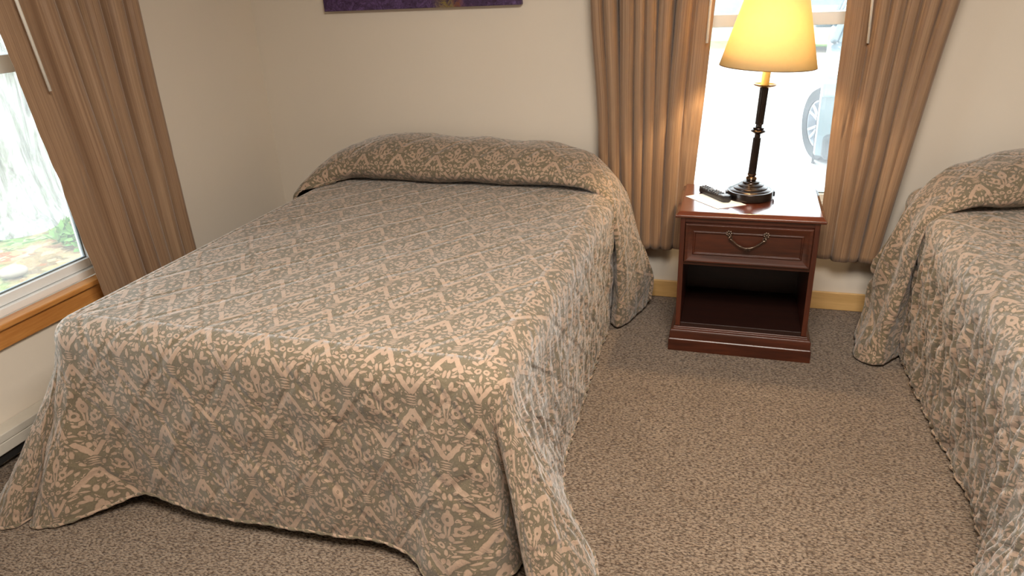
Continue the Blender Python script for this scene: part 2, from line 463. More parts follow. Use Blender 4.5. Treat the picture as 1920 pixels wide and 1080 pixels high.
def build_spread(root, X0, X1, YF, ctrl, mirror=None, seed=0., wr_side=1.0, uvoff=(0, 0)):
    """ctrl: (edge x, edge y, normal deg, hem x, hem y, hem z)"""
    def fx(p):
        return (mirror - p[0], p[1], p[2]) if mirror is not None else p
    # dense samples round the skirt
    S = []
    n = len(ctrl)
    acc = 0.
    for i in range(n - 1):
        L = max(math.dist(ctrl[i][3:5], ctrl[i + 1][3:5]), math.dist(ctrl[i][:2], ctrl[i + 1][:2]))
        k = max(2, int(L / .0065))
        for j in range(k):
            f = j / k
            e = [lerp(ctrl[i][q], ctrl[i + 1][q], f) for q in range(3)]
            h = catmull([c[3:6] for c in ctrl], i + f)
            S.append((e, h))
    S.append((list(ctrl[-1][:3]), ctrl[-1][3:6]))
    D = H - .02
    NR, ND = 7, 58
    rows, uvs = [], []
    for e, h in S:
        th = math.radians(e[2]); nx, ny = math.cos(th), math.sin(th)
        row, uvr = [], []
        side = abs(nx) * 1.0
        for r in range(NR + ND + 1):
            if r <= NR:
                a = (r / NR) * PI / 2
                x = e[0] + nx * RR * math.sin(a); y = e[1] + ny * RR * math.sin(a); z = H - RR * (1 - math.cos(a))
                d = RR * a
            else:
                q = (r - NR) / ND
                ax, ay = e[0] + nx * RR, e[1] + ny * RR
                w = q ** 1.25
                # soft convex hang below the edge
                x = lerp(ax, h[0], w); y = lerp(ay, h[1], w); z = lerp(H - RR, h[2], q)
                d = RR * PI / 2 + (H - RR - h[2]) * q
            u = e[0] + nx * d; v = e[1] + ny * d
            # wrinkles: run down the drop on the sides, broad puffs on the front
            t = sstep(.02, .25, d)
            s1 = noise.noise(Vector((u * 6 + seed, v * 34, 3.1 + seed)))
            s2 = noise.noise(Vector((u * 16, v * 60 + seed, 7.7)))
            f1 = noise.noise(Vector((u * 9 + seed, v * 7, 1.3)))
            f2 = noise.noise(Vector((u * 22, v * 18 + seed, 5.3)))
            disp = t * (side ** 3 * wr_side * (s1 * .011 + s2 * .0075) + (1 - side ** 3 * .5) * (f1 * .013 + f2 * .005))
            if r > NR + ND - 3: disp *= .6
            zz = max(z, .006)
            row.append(fx((x + nx * disp, y + ny * disp, zz))); uvr.append((u + uvoff[0], v + uvoff[1]))
        rows.append(row); uvs.append(uvr)
    # top surface: grid whose boundary coincides with the skirt's first samples
    ix0, ix1, iy0 = X0 + RR, X1 - RR, YF + RR
    vs, us, fs = [], [], []
    key = {}
    def vid(p, uv):
        k = (round(p[0], 5), round(p[1], 5), round(p[2], 5))
        if k not in key:
            key[k] = len(vs); vs.append(p); us.append(uv)
        return key[k]
    def top_z(x, y):
        ed = min(x - ix0, ix1 - x, y - iy0); t = sstep(0, .12, ed)
        k = sstep(.35, .0, ix1 - x) * sstep(-2.0, -.5, y)
        w = noise.noise(Vector((x * 3 + seed, y * 3, .4))) * .007 + noise.noise(Vector((x * 11, y * 9 + seed, 2.))) * .0022
        w += (k * wr_side) * noise.noise(Vector((x * 10, y * 42 + seed, 9.))) * .004
        return H + t * w
    nx_, ny_ = 150, 200
    gx = [lerp(ix0, ix1, i / nx_) for i in range(nx_ + 1)]; gy = [lerp(iy0, -.16, j / ny_) for j in range(ny_ + 1)]
    for j in range(ny_):
        for i in range(nx_):
            q = []
            for a, b in ((i, j), (i + 1, j), (i + 1, j + 1), (i, j + 1)):
                x, y = gx[a], gy[b]
                p = (x, y, top_z(x, y))
                q.append(vid(p, (x + uvoff[0], y + uvoff[1])))
            fs.append(q)
    base = len(vs)
    nc = len(rows[0])
    for r, ur in zip(rows, uvs):
        vs += r if mirror is None else [(mirror - p[0], p[1], p[2]) for p in r]
        us += ur
    for i in range(len(rows) - 1):
        for j in range(nc - 1):
            a = base + i * nc + j
            fs.append([a, a + 1, a + nc + 1, a + nc])
    if mirror is not None:
        vs = [(mirror - p[0], p[1], p[2]) for p in vs]
        fs = [f[::-1] for f in fs]
    bm = bmesh.new()
    V = [bm.verts.new(p) for p in vs]
    ul = bm.loops.layers.uv.new('UVMap')
    for f in fs:
        g = []
        for k in f:
            if V[k] not in g: g.append(V[k])
        try: fc = bm.faces.new(g)
        except ValueError: continue
        for lp, k in zip(fc.loops, f): lp[ul].uv = us[k]
        fc.smooth = True
    bmesh.ops.remove_doubles(bm, verts=bm.verts, dist=.0012)
    bmesh.ops.dissolve_degenerate(bm, edges=bm.edges, dist=1e-5)
    bmesh.ops.recalc_face_normals(bm, faces=bm.faces)
    bm.normal_update()
    if sum(f.normal.z * f.calc_area() for f in bm.faces) < 0: bmesh.ops.reverse_faces(bm, faces=bm.faces)
    me = bpy.data.meshes.new('cover'); bm.to_mesh(me); bm.free()
    o = link('cover', me, M['quilt'], root, True)
    sd = o.modifiers.new('solid', 'SOLIDIFY'); sd.thickness = .007; sd.offset = -1
    # bound hem with little scallops
    hem = [Vector(r[-1]) + Vector((0, 0, .002)) for r in rows]
    hem = hem[::1]
    rad = [.0050 + .0012 * math.sin(i * .9) for i in range(len(hem))]
    b2 = bmesh.new(); tube(b2, hem, .006, 8, True, rad)
    uvl = b2.loops.layers.uv.new('UVMap')
    for f in b2.faces:
        for lp in f.loops: lp[uvl].uv = (lp.vert.co.x + lp.vert.co.z, lp.vert.co.y)
    hb = obj('hem_binding', b2, M['quilt'], root, True)
    return o

def build_roll(root, G, mirror=None, seed=0., uvoff=(0, 0)):
    """G[a][b] control points of the spread pulled over the pillows."""
    nb = len(G[0]); na = len(G)
    K = 16; rows = []
    cols = []
    for j in range((na - 1) * K + 1):
        ta = j / K
        cp = [catmull([G[a][b] for a in range(na)], ta) for b in range(nb)]
        col = [Vector(catmull(cp, i / 12)) for i in range((nb - 1) * 12 + 1)]
        cols.append(col)
    # wrinkle
    out, uvs = [], []
    ulen = 0; 
    mid = len(cols[0]) // 2
    uacc = 0
    for j, col in enumerate(cols):
        if j: uacc += (cols[j][mid] - cols[j - 1][mid]).length
        v = 0; r, ur = [], []
        for i, p in enumerate(col):
            if i: v += (p - col[i - 1]).length
            a = cols[min(j + 1, len(cols) - 1)][i] - cols[max(j - 1, 0)][i]
            b = col[min(i + 1, len(col) - 1)] - col[max(i - 1, 0)]
            nrm = b.cross(a)
            if nrm.length > 0: nrm.normalize()
            if nrm.z < -.2 and False: nrm = -nrm
            side = sstep(.72, .5, p.z)
            w = noise.noise(Vector((uacc * 7 + seed, v * 6, 2.))) * .008 + noise.noise(Vector((uacc * 24, v * 20 + seed, 4.))) * .0025
            w += side * (noise.noise(Vector((uacc * 4 + seed, v * 28, 8.))) * .008 + (noise.noise(Vector((uacc * 1.5, v * 13 + seed, 3.))) * .022 if mirror is not None else 0))
            p2 = p + nrm * w
            if p2.z < .008: p2.z = .008
            r.append(tuple(p2) if mirror is None else (mirror - p2.x, p2.y, p2.z)); ur.append((uacc + uvoff[0], v + uvoff[1]))
        out.append(r); uvs.append(ur)
    o = grid_mesh('pillow_fold', out, uvs, M['quilt'], root, True, flip=(mirror is None))
    sd = o.modifiers.new('solid', 'SOLIDIFY'); sd.thickness = .006; sd.offset = -1
    return o

def bed_base(label, cx, w):
    t = thing('bed', label, 'bed', (cx, -.98, 0))
    hw = w / 2 - .13
    obj('box_spring', boxes((-hw, hw, -.86, .82, .18, .38)), M['mattress'], t, bevel=.02)
    obj('mattress', boxes((-hw, hw, -.86, .74, .385, .575)), M['mattress'], t, bevel=.04, seg=4)
    obj('bed_frame', boxes((-hw, hw, -.86, -.82, .14, .178), (-hw, hw, .78, .82, .14, .178),
                           (-hw, -hw + .04, -.82, .78, .14, .178), (hw - .04, hw, -.82, .78, .14, .178)), M['dark'], t)
    for sx in (-1, 1):
        for yy in (-.72, .70):
            bm = bmesh.new(); lathe(bm, [(0, 0), (.025, 0), (.02, .14), (0, .14)], (sx * (hw - .05), yy, 0), 16)
            obj('leg', bm, M['dark'], t, True)
    return t

# --- near bed (x .50 to 1.90)
X0, X1, YF = .50, 1.90, -1.955
a0, a1, yi = X0 + RR, X1 - RR, YF + RR
ctrl = [
    (a0, -.16, 180, .40, -.16, .02), (a0, -.5, 180, .37, -.5, .02), (a0, -1.0, 180, .36, -1.0, .02),
    (a0, -1.45, 180, .35, -1.5, .02), (a0, yi + .05, 180, .30, -1.80, .015),
    (a0, yi, 182, .25, -1.95, .01), (a0, yi, 200, .22, -2.08, .008), (a0, yi, 215, .27, -2.135, .006),
    (a0, yi, 228, .345, -2.12, .006), (a0, yi, 238, .372, -2.06, .008), (a0, yi, 246, .385, -2.085, .006),
    (a0, yi, 256, .42, -2.105, .006), (a0, yi, 266, .50, -2.07, .012),
    (a0 + .02, yi, 270, .60, -1.99, .035), (.68, yi, 270, .70, -1.945, .062), (.80, yi, 270, .82, -1.95, .052), (.95, yi, 270, .96, -1.955, .040),
    (1.15, yi, 270, 1.16, -1.95, .042), (1.35, yi, 270, 1.36, -1.945, .046), (1.50, yi, 270, 1.50, -1.935, .045),
    (1.62, yi, 270, 1.60, -1.95, .030), (1.70, yi, 270, 1.66, -1.985, .006), (a1 - .06, yi, 270, 1.745, -2.00, .006),
    (a1 - .02, yi, 270, 1.83, -1.985, .006), (a1, yi, 272, 1.885, -1.93, .02), (a1, yi, 282, 1.905, -1.86, .03), (a1, yi, 292, 1.92, -1.84, .03),
    (a1, yi, 300, 1.932, -1.93, .01), (a1, yi, 308, 1.955, -2.00, .006), (a1, yi, 318, 2.02, -2.01, .006), (a1, yi, 330, 2.085, -1.94, .006),
    (a1, yi, 345, 2.09, -1.83, .006), (a1, yi, 358, 2.00, -1.68, .008), (a1, yi + .12, 360, 1.925, -1.52, .012),
    (a1, -1.45, 360, 1.905, -1.37, .015), (a1, -1.2, 360, 1.90, -1.15, .015), (a1, -.95, 360, 1.89, -.92, .015),
    (a1, -.7, 360, 1.885, -.68, .015), (a1, -.45, 360, 1.88, -.45, .015), (a1, -.25, 360, 1.87, -.25, .015), (a1, -.16, 360, 1.87, -.16, .015)]
bs = thing('bedspread', 'olive and beige damask quilted bedspread over the near bed, its foot hanging in the foreground', 'bedspread', (0, 0, 0), group=None)
build_spread(bs, X0, X1, YF, ctrl, None, 0., 1.0, (0.035, 0.06))
def C(x, zt, zf, y_f=-.42, dz=0):
    """cross-section of the roll at x: crest zt, crease zf."""
    h = zt - zf
    return [(x, y_f + .09, zf - .004), (x, y_f + .025, zf + .004), (x, y_f - .028, zf + h * .30), (x, y_f + .005, zf + h * .68), (x, y_f + .10, zf + h * .95),
            (x, y_f + .20, zt), (x, y_f + .31, zt - .012), (x, -.035, zt - .06), (x, -.022, zf - .06)]
G = [
    [(.43, -.60, .30), (.425, -.58, .30), (.42, -.55, .30), (.415, -.48, .30), (.41, -.38, .30), (.41, -.28, .30), (.41, -.18, .30), (.41, -.08, .30), (.41, -.03, .28)],
    [(.485, -.62, .56), (.47, -.61, .56), (.455, -.57, .56), (.45, -.50, .565), (.445, -.40, .57), (.445, -.29, .57), (.445, -.18, .57), (.445, -.08, .56), (.445, -.03, .5)],
    [(.525, -.585, .646), (.505, -.60, .643), (.49, -.56, .655), (.485, -.48, .672), (.485, -.38, .683), (.485, -.27, .69), (.485, -.16, .69), (.485, -.06, .66), (.485, -.022, .58)],
    [(.60, -.47, .650), (.585, -.50, .648), (.565, -.50, .685), (.56, -.43, .72), (.56, -.34, .745), (.56, -.24, .755), (.56, -.13, .745), (.56, -.04, .70), (.56, -.022, .6)],
    C(.68, .795, .648), C(.84, .822, .648), C(1.02, .812, .648), C(1.22, .805, .648), C(1.40, .795, .648), C(1.56, .79, .648),
    C(1.67, .765, .648), 
    [(1.76, -.33, .648), (1.765, -.395, .650), (1.775, -.455, .665), (1.785, -.44, .70), (1.79, -.35, .722), (1.79, -.24, .728), (1.79, -.13, .718), (1.79, -.04, .67), (1.79, -.022, .58)],
    [(1.84, -.34, .615), (1.862, -.40, .60), (1.882, -.455, .598), (1.898, -.43, .61), (1.90, -.34, .612), (1.90, -.24, .612), (1.895, -.13, .606), (1.89, -.04, .57), (1.88, -.022, .5)],
    [(1.875, -.34, .50), (1.895, -.405, .49), (1.91, -.45, .47), (1.925, -.42, .48), (1.94, -.34, .48), (1.945, -.24, .48), (1.94, -.13, .48), (1.93, -.04, .46), (1.91, -.022, .42)],
    [(1.88, -.34, .34), (1.900, -.40, .33), (1.92, -.44, .32), (1.945, -.40, .325), (1.965, -.31, .33), (1.985, -.22, .33), (1.985, -.13, .33), (1.98, -.05, .32), (1.95, -.022, .31)],
    [(1.88, -.34, .17), (1.897, -.39, .16), (1.925, -.425, .15), (1.955, -.37, .15), (1.985, -.29, .15), (2.015, -.21, .16), (2.035, -.13, .17), (2.04, -.07, .18), (2.0, -.03, .2)],
    [(1.875, -.33, .012), (1.89, -.38, .012), (1.92, -.415, .012), (1.96, -.36, .012), (1.995, -.27, .014), (2.02, -.19, .02), (2.03, -.12, .035), (2.035, -.07, .06), (2.01, -.03, .10)],
]
G = [[(p[0], min(p[1], -.160) if p[0] > 1.72 else p[1], p[2]) for p in r] for r in G]
build_roll(bs, G, None, 0., (.01, .02))
bed_base('double bed in the foreground, wholly hidden under its bedspread, near the side window', 1.2, 1.40)

# --- far right bed: the same spread, hanging the other way round
MX = 1.90 + 3.045
ctrl2 = [list(c) for c in ctrl]
ctrl2 = ctrl2[:-14] + [
    [a1, yi, 300, 1.932, -1.93, .01], [a1, yi, 308, 1.94, -2.01, .006], [a1, yi, 318, 1.98, -2.04, .006], [a1, yi, 330, 2.02, -1.98, .006],
    [a1, yi, 345, 2.00, -1.86, .006], [a1, yi, 358, 1.94, -1.71, .008], [a1, yi + .12, 360, 1.895, -1.60, .012], [a1, -1.5, 360, 1.85, -1.46, .02],
    [a1, -1.25, 360, 1.850, -1.22, .015], [a1, -.95, 360, 1.868, -.92, .015],
    [a1, -.7, 360, 1.875, -.68, .015], [a1, -.45, 360, 1.88, -.45, .015], [a1, -.25, 360, 1.87, -.25, .015], [a1, -.16, 360, 1.87, -.16, .015]]
bs2 = thing('bedspread', 'wrinkled olive and beige damask bedspread over the right bed, cut off by the picture edge', 'bedspread')
build_spread(bs2, X0, X1, YF, [tuple(c) for c in ctrl2], MX, 11.3, 1.7, (0.08, 0.11))
G2 = [[tuple(p) for p in r] for r in G]
def sh(r, dx, dy, dzf=0): return [(p[0] + dx, p[1] + dy, p[2] + dzf) for p in r]
G2 = [sh(r, 0, -.07 if r[0][0] > 1.6 else -.03) for r in G2]
G2 = [[(p[0], min(p[1], -.022), p[2] + (.012 if p[2] > .7 else 0)) for p in r] for r in G2]
G2[-1] = [(1.875, -.42, .012), (1.93, -.49, .012), (1.99, -.54, .012), (2.055, -.49, .012), (2.045, -.40, .014), (2.03, -.30, .02), (2.015, -.22, .025), (2.0, -.18, .03), (1.98, -.16, .05)]
G2[-2] = [(1.88, -.41, .17), (1.905, -.46, .16), (1.95, -.50, .15), (1.985, -.46, .15), (1.985, -.37, .15), (1.985, -.29, .16), (1.985, -.22, .17), (1.985, -.17, .18), (1.97, -.15, .2)]
G2 = [[(p[0], min(p[1], -.160) if p[0] > 1.72 else p[1], p[2]) for p in r] for r in G2]
build_roll(bs2, G2, MX, 5., (.05, .03))
bed_base('double bed at the right picture edge, wholly hidden under its wrinkled bedspread', MX - 1.2, 1.40)

# ------------------------------------------------------------------ curtains
def curtain(name, label, place, top, bot, z0, z1, nf, lead, seed, depth=.035, d0=.085, group=None, pinch=None, ex=.72):
    """place(a, d, z) -> world; top/bot: (leading edge, far edge) along the wall at z=z1 / z0; lead = flat leading part (fraction)."""
    root = thing(name, label, 'curtain', (0, 0, 0), group=group)
    NA, NZ = 260, 70
    rnd = random.Random(seed)
    ph = [0.]
    for k in range(nf): ph.append(ph[-1] + rnd.uniform(.75, 1.25))
    tot = ph[-1]
    amp = [rnd.uniform(.7, 1.15) for _ in range(nf + 2)]
    rows, uvs = [], []
    for i in range(NZ + 1):
        zf = i / NZ; z = lerp(z0, z1, zf)
        row, ur = [], []
        for j in range(NA + 1):
            a = j / NA
            if a < lead:
                q = a / lead
                w = 0; al = a; d = d0 + .010 * math.sin(q * PI * 1.0) + .004 * noise.noise(Vector((seed, z * 7, q * 2)))
                ruff = (1 - q) ** 2 * .006 * noise.noise(Vector((seed, z * 16, 0)))
                d += ruff
                sx = 0
            else:
                q = (a - lead) / (1 - lead) * tot
                k = 0
                while k < nf - 1 and q > ph[k + 1]: k += 1
                f = (q - ph[k]) / (ph[k + 1] - ph[k])
                A = depth * lerp(amp[k], amp[k + 1], f) * (1 + .15 * math.sin(z * 2.2 + k))
                wv = abs(math.sin(PI * f)) ** ex
                d = d0 + A * (2 * wv - 1.25)
                sx = -.5 * A * math.sin(2 * PI * f) * .6 + .012 * noise.noise(Vector((k * 3.3 + seed, z * 1.6, 1)))
                if q < .12: d = lerp(d0, d, sstep(0, .12, q)); sx *= sstep(0, .12, q)
            e0 = catmull([(bot[0],), (top[0],)], zf)[0] if False else lerp(bot[0], top[0], zf)
            e1 = lerp(bot[1], top[1], zf ** (pinch or 1))
            sgn = 1 if e1 > e0 else -1
            al = lerp(e0, e1, a) + sx * sgn + .004 * noise.noise(Vector((seed + a * 2, z * 2.5, 0)))
            # packing crease
            cr = .006 * math.exp(-((z - .88 - .03 * math.sin(a * 37)) / .02) ** 2) * noise.noise(Vector((a * 22, seed, 0))) * 2
            row.append(place(al, d + cr, z)); ur.append((a * 1.25 * (.5 + tot * .12), z))
        rows.append(row); uvs.append(ur)
    o = grid_mesh('panel', rows, uvs, M['curtain'], root, True)
    sd = o.modifiers.new('solid', 'SOLIDIFY'); sd.thickness = .0018; sd.offset = 0
    return root
PB = lambda a, d, z: (a, -d, z)          # on the back wall
PL = lambda a, d, z: (d, a, z)           # on the left wall
ZT = 2.12
cu1 = curtain('curtain', 'brown striped curtain panel beside the near bed, left of the lit lamp', PB,
              (2.285, 1.69), (2.185, 1.80), .285, ZT, 7, .17, 3.1, .046, .09, group=None)
cu2 = curtain('curtain', 'brown striped curtain panel right of the bedside lamp', PB,
              (2.722, 3.21), (2.744, 2.985), .285, ZT, 5, .26, 8.4, .048, .10)
cu3 = curtain('curtain', 'brown striped curtain panel at the side window left of the near bed', PL,
              (-1.56, -.90), (-1.375, -.90), .30, ZT, 5, .24, 5.2, .066, .125, ex=1.05)
for cu, p, q in ((cu1, (2.222, -.125, 1.197), (2.250, -.13, 2.0)), (cu2, (2.823, -.125, 1.185), (2.795, -.13, 2.0)), (cu3, (.158, -1.395, 1.197), (.156, -1.47, 2.0))):
    bm = bmesh.new(); tube(bm, [p, q], .0055, 8)
    wnd = obj('pull_wand', bm, M['wand'], cu, True); wnd['label'] = 'white plastic pull wand'

# ------------------------------------------------------------------ nightstand
NX0, NX1, NYF, NYB, NH = 2.165, 2.71, -.55, -.128, .61
ns = thing('nightstand', 'dark mahogany nightstand with one drawer and an open cubby, between the two beds', 'nightstand', ((NX0 + NX1) / 2, (NYF + NYB) / 2, 0))
hw, hd = (NX1 - NX0) / 2, (NYB - NYF) / 2
def slab(bm, prof, hw, hd, z_off=0):
    """stack of rectangles (inset, z) lofted: moulded edge"""
    rings = []
    for ins, z in prof:
        rings.append([bm.verts.new((sx * (hw - ins), sy * (hd - ins), z)) for sx, sy in ((-1, -1), (1, -1), (1, 1), (-1, 1))])
    for a, b in zip(rings, rings[1:]):
        for k in range(4): bm.faces.new((a[k], a[(k + 1) % 4], b[(k + 1) % 4], b[k]))
    bm.faces.new(rings[0][::-1]); bm.faces.new(rings[-1])
bm = bmesh.new()
slab(bm, [(.014, .583), (.003, .585), (0, .590), (.001, .596), (.008, .600), (.012, .607), (.017, .610)], hw + .004, hd + .004)
obj('table_top', bm, M['mahogany_top'], ns, bevel=.0012)
B = .016   # carcass inset from the top edge
bw, bd = hw - B, hd - .010
obj('side_panel', boxes((-bw, -bw + .020, -bd, bd, .11, .583)), M['mahogany_v'], ns, bevel=.002)
obj('side_panel', boxes((bw - .020, bw, -bd, bd, .11, .583)), M['mahogany_v'], ns, bevel=.002)
obj('back_panel', boxes((-bw + .02, bw - .02, bd - .012, bd, .11, .583)), M['mahogany_shade'], ns)
obj('shelf', boxes((-bw + .02, bw - .02, -bd + .004, bd - .012, .100, .126)), M['mahogany_shade'], ns, bevel=.002)
obj('drawer_rail', boxes((-bw + .02, bw - .02, -bd, bd - .012, .388, .400)), M['mahogany'], ns)
obj('top_rail', boxes((-bw + .02, bw - .02, -bd, -bd + .02, .566, .583)), M['mahogany'], ns)
# plinth: stepped base
bm = bmesh.new()
slab(bm, [(0, 0), (0, .052), (.004, .056), (.004, .086), (.008, .094), (.016, .098), (.018, .106), (.024, .110)], hw + .008, hd + .006)
obj('plinth', bm, M['mahogany'], ns, bevel=.0015)
# drawer: bevelled picture-frame front with raised field
dr = obj('drawer', boxes((-bw + .022, bw - .022, -bd - .002, bd - .02, .404, .564)), M['mahogany'], ns, bevel=.001)
def frame_front(x0, x1, z0, z1, y0, steps, nm, mat, parent):
    bm = bmesh.new(); rings = []
    for ins, dep in steps:
        rings.append([bm.verts.new((x, y0 - dep, z)) for x, z in ((x0 + ins, z0 + ins), (x1 - ins, z0 + ins), (x1 - ins, z1 - ins), (x0 + ins, z1 - ins))])
    for a, b in zip(rings, rings[1:]):
        for k in range(4): bm.faces.new((a[k], a[(k + 1) % 4], b[(k + 1) % 4], b[k]))
    bm.faces.new(rings[-1]); bm.faces.new(rings[0][::-1])
    return obj(nm, bm, mat, parent, bevel=.0008)
frame_front(-bw + .022, bw - .022, .404, .564, -bd - .0015,
            [(0, 0), (0, .012), (.003, .016), (.008, .0155), (.012, .013), (.031, .006), (.033, .0095), (.037, .0095), (.040, .005), (.042, .005)], 'drawer_front', M['mahogany'], dr)
# bail pull with flower rosettes
hz, hy = .528 - 0, -bd - .0065
pull = bpy.data.objects.new('handle', None); 
bm = bmesh.new()
pts = []
for k in range(25):
    t = k / 24; x = lerp(-.066, .066, t)
    sag = 4 * t * (1 - t)
    pts.append((x, hy - .014 - .003 * sag, hz - .014 - .036 * sag ** 1.25))
tube(bm, pts, .0032, 10, True, [.0034 + .0006 * math.sin(k * 1.0) for k in range(25)])
for sx in (-1, 1):   # scrolled ends
    sc = [(sx * (.066 + .006 * math.cos(a) - .004), hy - .018 + .004 * math.sin(a * .5), hz - .012 + .006 * math.sin(a)) for a in [q * .5 for q in range(14)]]
    tube(bm, sc, .0028, 8)
    tube(bm, [(sx * .066, hy - .018, hz - .014), (sx * .064, hy, hz - .004)], .003, 8)
for x, r in ((0, .0062), (-.006, .005), (.006, .005), (-.011, .0042), (.011, .0042)):
    b3 = bmesh.ops.create_uvsphere(bm, u_segments=12, v_segments=8, radius=r, matrix=Matrix.Translation((x, hy - .022, hz - .054)) @ Matrix.Diagonal((.45, 1, 1, 1)))
hd_ = obj('handle', bm, M['pewter'], dr, True); hd_['label'] = 'antique pewter bail pull'
bpy.data.objects.remove(pull)
for sx in (-1, 1):
    bm = bmesh.new()
    for k in range(7):
        a = 2 * PI * k / 7
        bmesh.ops.create_uvsphere(bm, u_segments=10, v_segments=6, radius=.0062,
                                  matrix=Matrix.Translation((sx * .069 + .0088 * math.cos(a), hy - .003, hz + .002 + .0088 * math.sin(a))) @ Matrix.Diagonal((.8, .6, .8, 1)))
    bmesh.ops.create_uvsphere(bm, u_segments=12, v_segments=8, radius=.005, matrix=Matrix.Translation((sx * .069, hy - .006, hz + .002)))
    rz_ = obj('rosette', bm, M['pewter'], dr, True); rz_['label'] = 'flower-shaped pewter rosette'

# ------------------------------------------------------------------ lamp
LX, LY, LZ = 2.437, -.315, NH + .0005
lp = thing('table_lamp', 'lit table lamp with dark bronze stem and yellow cone shade on the nightstand', 'lamp', (LX, LY, LZ), .0)
bm = bmesh.new()
lathe(bm, [(0, 0), (.088, 0), (.090, .002), (.090, .030), (.088, .033), (.084, .034), (.0, .034)])
lathe(bm, [(.0835, .033), (.078, .038), (.070, .040), (.067, .041), (.066, .045), (.060, .049), (.053, .050), (.050, .052), (.049, .056), (.043, .060),
           (.036, .061), (.033, .064), (.032, .068), (.026, .071), (.020, .072), (.018, .076), (0, .076)])
obj('lamp_base', bm, M['bronze'], lp, True)
for a in (0, PI):
    bm = bmesh.new(); box(bm, .087, .096, -.012, .012, .008, .028)
    o = obj('outlet_clip', bm, M['black_plastic'], lp, bevel=.002); o.rotation_euler = (0, 0, a + .1)
def column(z0, z1, r0, r1, nm):
    bm = bmesh.new(); n = 40
    rings = []
    for k, z in enumerate((z0, z0 + .004, z1 - .004, z1)):
        r = lerp(r0, r1, (z - z0) / (z1 - z0))
        rings.append([bm.verts.new(((r * (1 - (.09 if i % 4 == 0 and 0 < k < 3 else 0))) * math.cos(2 * PI * i / n), (r * (1 - (.09 if i % 4 == 0 and 0 < k < 3 else 0))) * math.sin(2 * PI * i / n), z)) for i in range(n)])
    for a, b in zip(rings, rings[1:]):
        for i in range(n): bm.faces.new((a[i], a[(i + 1) % n], b[(i + 1) % n], b[i]))
    bm.faces.new(rings[0][::-1]); bm.faces.new(rings[-1])
    return obj(nm, bm, M['bronze'], lp)
bm = bmesh.new()
lathe(bm, [(.019, .074), (.022, .080), (.020, .086), (.014, .090), (.018, .096), (.018, .100), (.0, .100)], n=32)
obj('stem_collar', bm, M['bronze_hi'], lp, True)
column(.100, .245, .0158, .0150, 'stem')
bm = bmesh.new()
lathe(bm, [(.0, .244), (.011, .244), (.011, .258), (.014, .260), (.024, .266), (.029, .270), (.027, .274), (.019, .278), (.022, .281), (.020, .285), (.012, .288), (.011, .300), (0, .300)], n=40)
obj('stem_knop', bm, M['bronze'], lp, True)
column(.298, .438, .0160, .0168, 'stem')
bm = bmesh.new()
lathe(bm, [(0, .437), (.018, .437), (.036, .443), (.042, .447), (.043, .451), (.040, .450), (.034, .447), (.0, .446)], n=48)
dp = obj('drip_pan', bm, M['brass'], lp, True)
bm = bmesh.new(); lathe(bm, [(0, .447), (.0155, .447), (.0155, .585), (0, .585)], n=32)
o = obj('candle_sleeve', bm, M['candle'], lp, True); o['label'] = 'ivory candle sleeve under the shade'
bm = bmesh.new(); lathe(bm, [(0, .586), (.013, .588), (.014, .60), (.024, .63), (.031, .66), (.029, .685), (.018, .702), (0, .708)], n=24)
o = obj('bulb', bm, emit('bulb_glow', (1., .72, .36), 60), lp, True)
ZS0, ZS1, RS0, RS1 = .518, .81, .178, .100
bm = bmesh.new(); lathe(bm, [(RS0, ZS0), (lerp(RS0, RS1, .5), lerp(ZS0, ZS1, .5)), (RS1, ZS1)], n=72)
sh_ = obj('lamp_shade', bm, M['shade'], lp, True); m = sh_.modifiers.new('s', 'SOLIDIFY'); m.thickness = .0015
sh_['label'] = 'glowing yellow parchment cone shade'
for zz, rr in ((ZS0, RS0), (ZS1, RS1)):
    bm = bmesh.new(); tube(bm, [(rr * math.cos(a), rr * math.sin(a), zz) for a in [2 * PI * k / 72 for k in range(73)]], .0016, 6, False)
    obj('shade_trim', bm, M['brass'], sh_, True)
bm = bmesh.new()
for a in (0, 2 * PI / 3, 4 * PI / 3):
    tube(bm, [(0, 0, .79), (RS1 * math.cos(a), RS1 * math.sin(a), .798)], .0015, 6)
tube(bm, [(0, 0, .708), (0, 0, .80)], .003, 8)
obj('shade_harp', bm, M['brass'], lp, True)

# the stem leans a little on its weighted base
for o in lp.children:
    if o.name.split('.')[0] not in ('lamp_base', 'outlet_clip'):
        o.rotation_euler.y = .05; o.location = (-.075 * math.sin(.05), 0, .075 * (1 - math.cos(.05)))
# ------------------------------------------------------------------ remote and note card
cd = thing('note_card', 'white paper card lying under the remote on the nightstand', 'paper', (2.300, -.380, NH + .0006), 0)
bm = bmesh.new()
q = [(2.183, -.337), (2.318, -.497), (2.425, -.425), (2.290, -.262)]
vb = [bm.verts.new((x - 2.300, y + .380, 0)) for x, y in q]; vt = [bm.verts.new((x - 2.300, y + .380, .0009)) for x, y in q]
bm.faces.new(vb[::-1]); bm.faces.new(vt)
for k in range(4): bm.faces.new((vb[k], vb[(k + 1) % 4], vt[(k + 1) % 4], vt[k]))
me = bpy.data.meshes.new('sheet'); bmesh.ops.recalc_face_normals(bm, faces=bm.faces); bm.to_mesh(me); bm.free()
link('sheet', me, M['paper'], cd)
ang = math.atan2(-.397 + .227, 2.387 - 2.261)
rm = thing('remote_control', 'black television remote control lying on the white card', 'remote', (2.300, -.330, NH + .0016), ang)
bm = bmesh.new()
L_, W_ = .096, .023
prof = []
for k in range(21):
    t = k / 20; x = lerp(-L_, L_, t)
    w = W_ * (1 - .12 * math.sin(PI * t)) * min(1, math.sqrt(max(0, 1 - (2 * t - 1) ** 10)) * 1.0 + .02)
    h = .021 + .004 * t + .002 * math.cos(2 * PI * t)
    prof.append((x, w, h))
rings = []
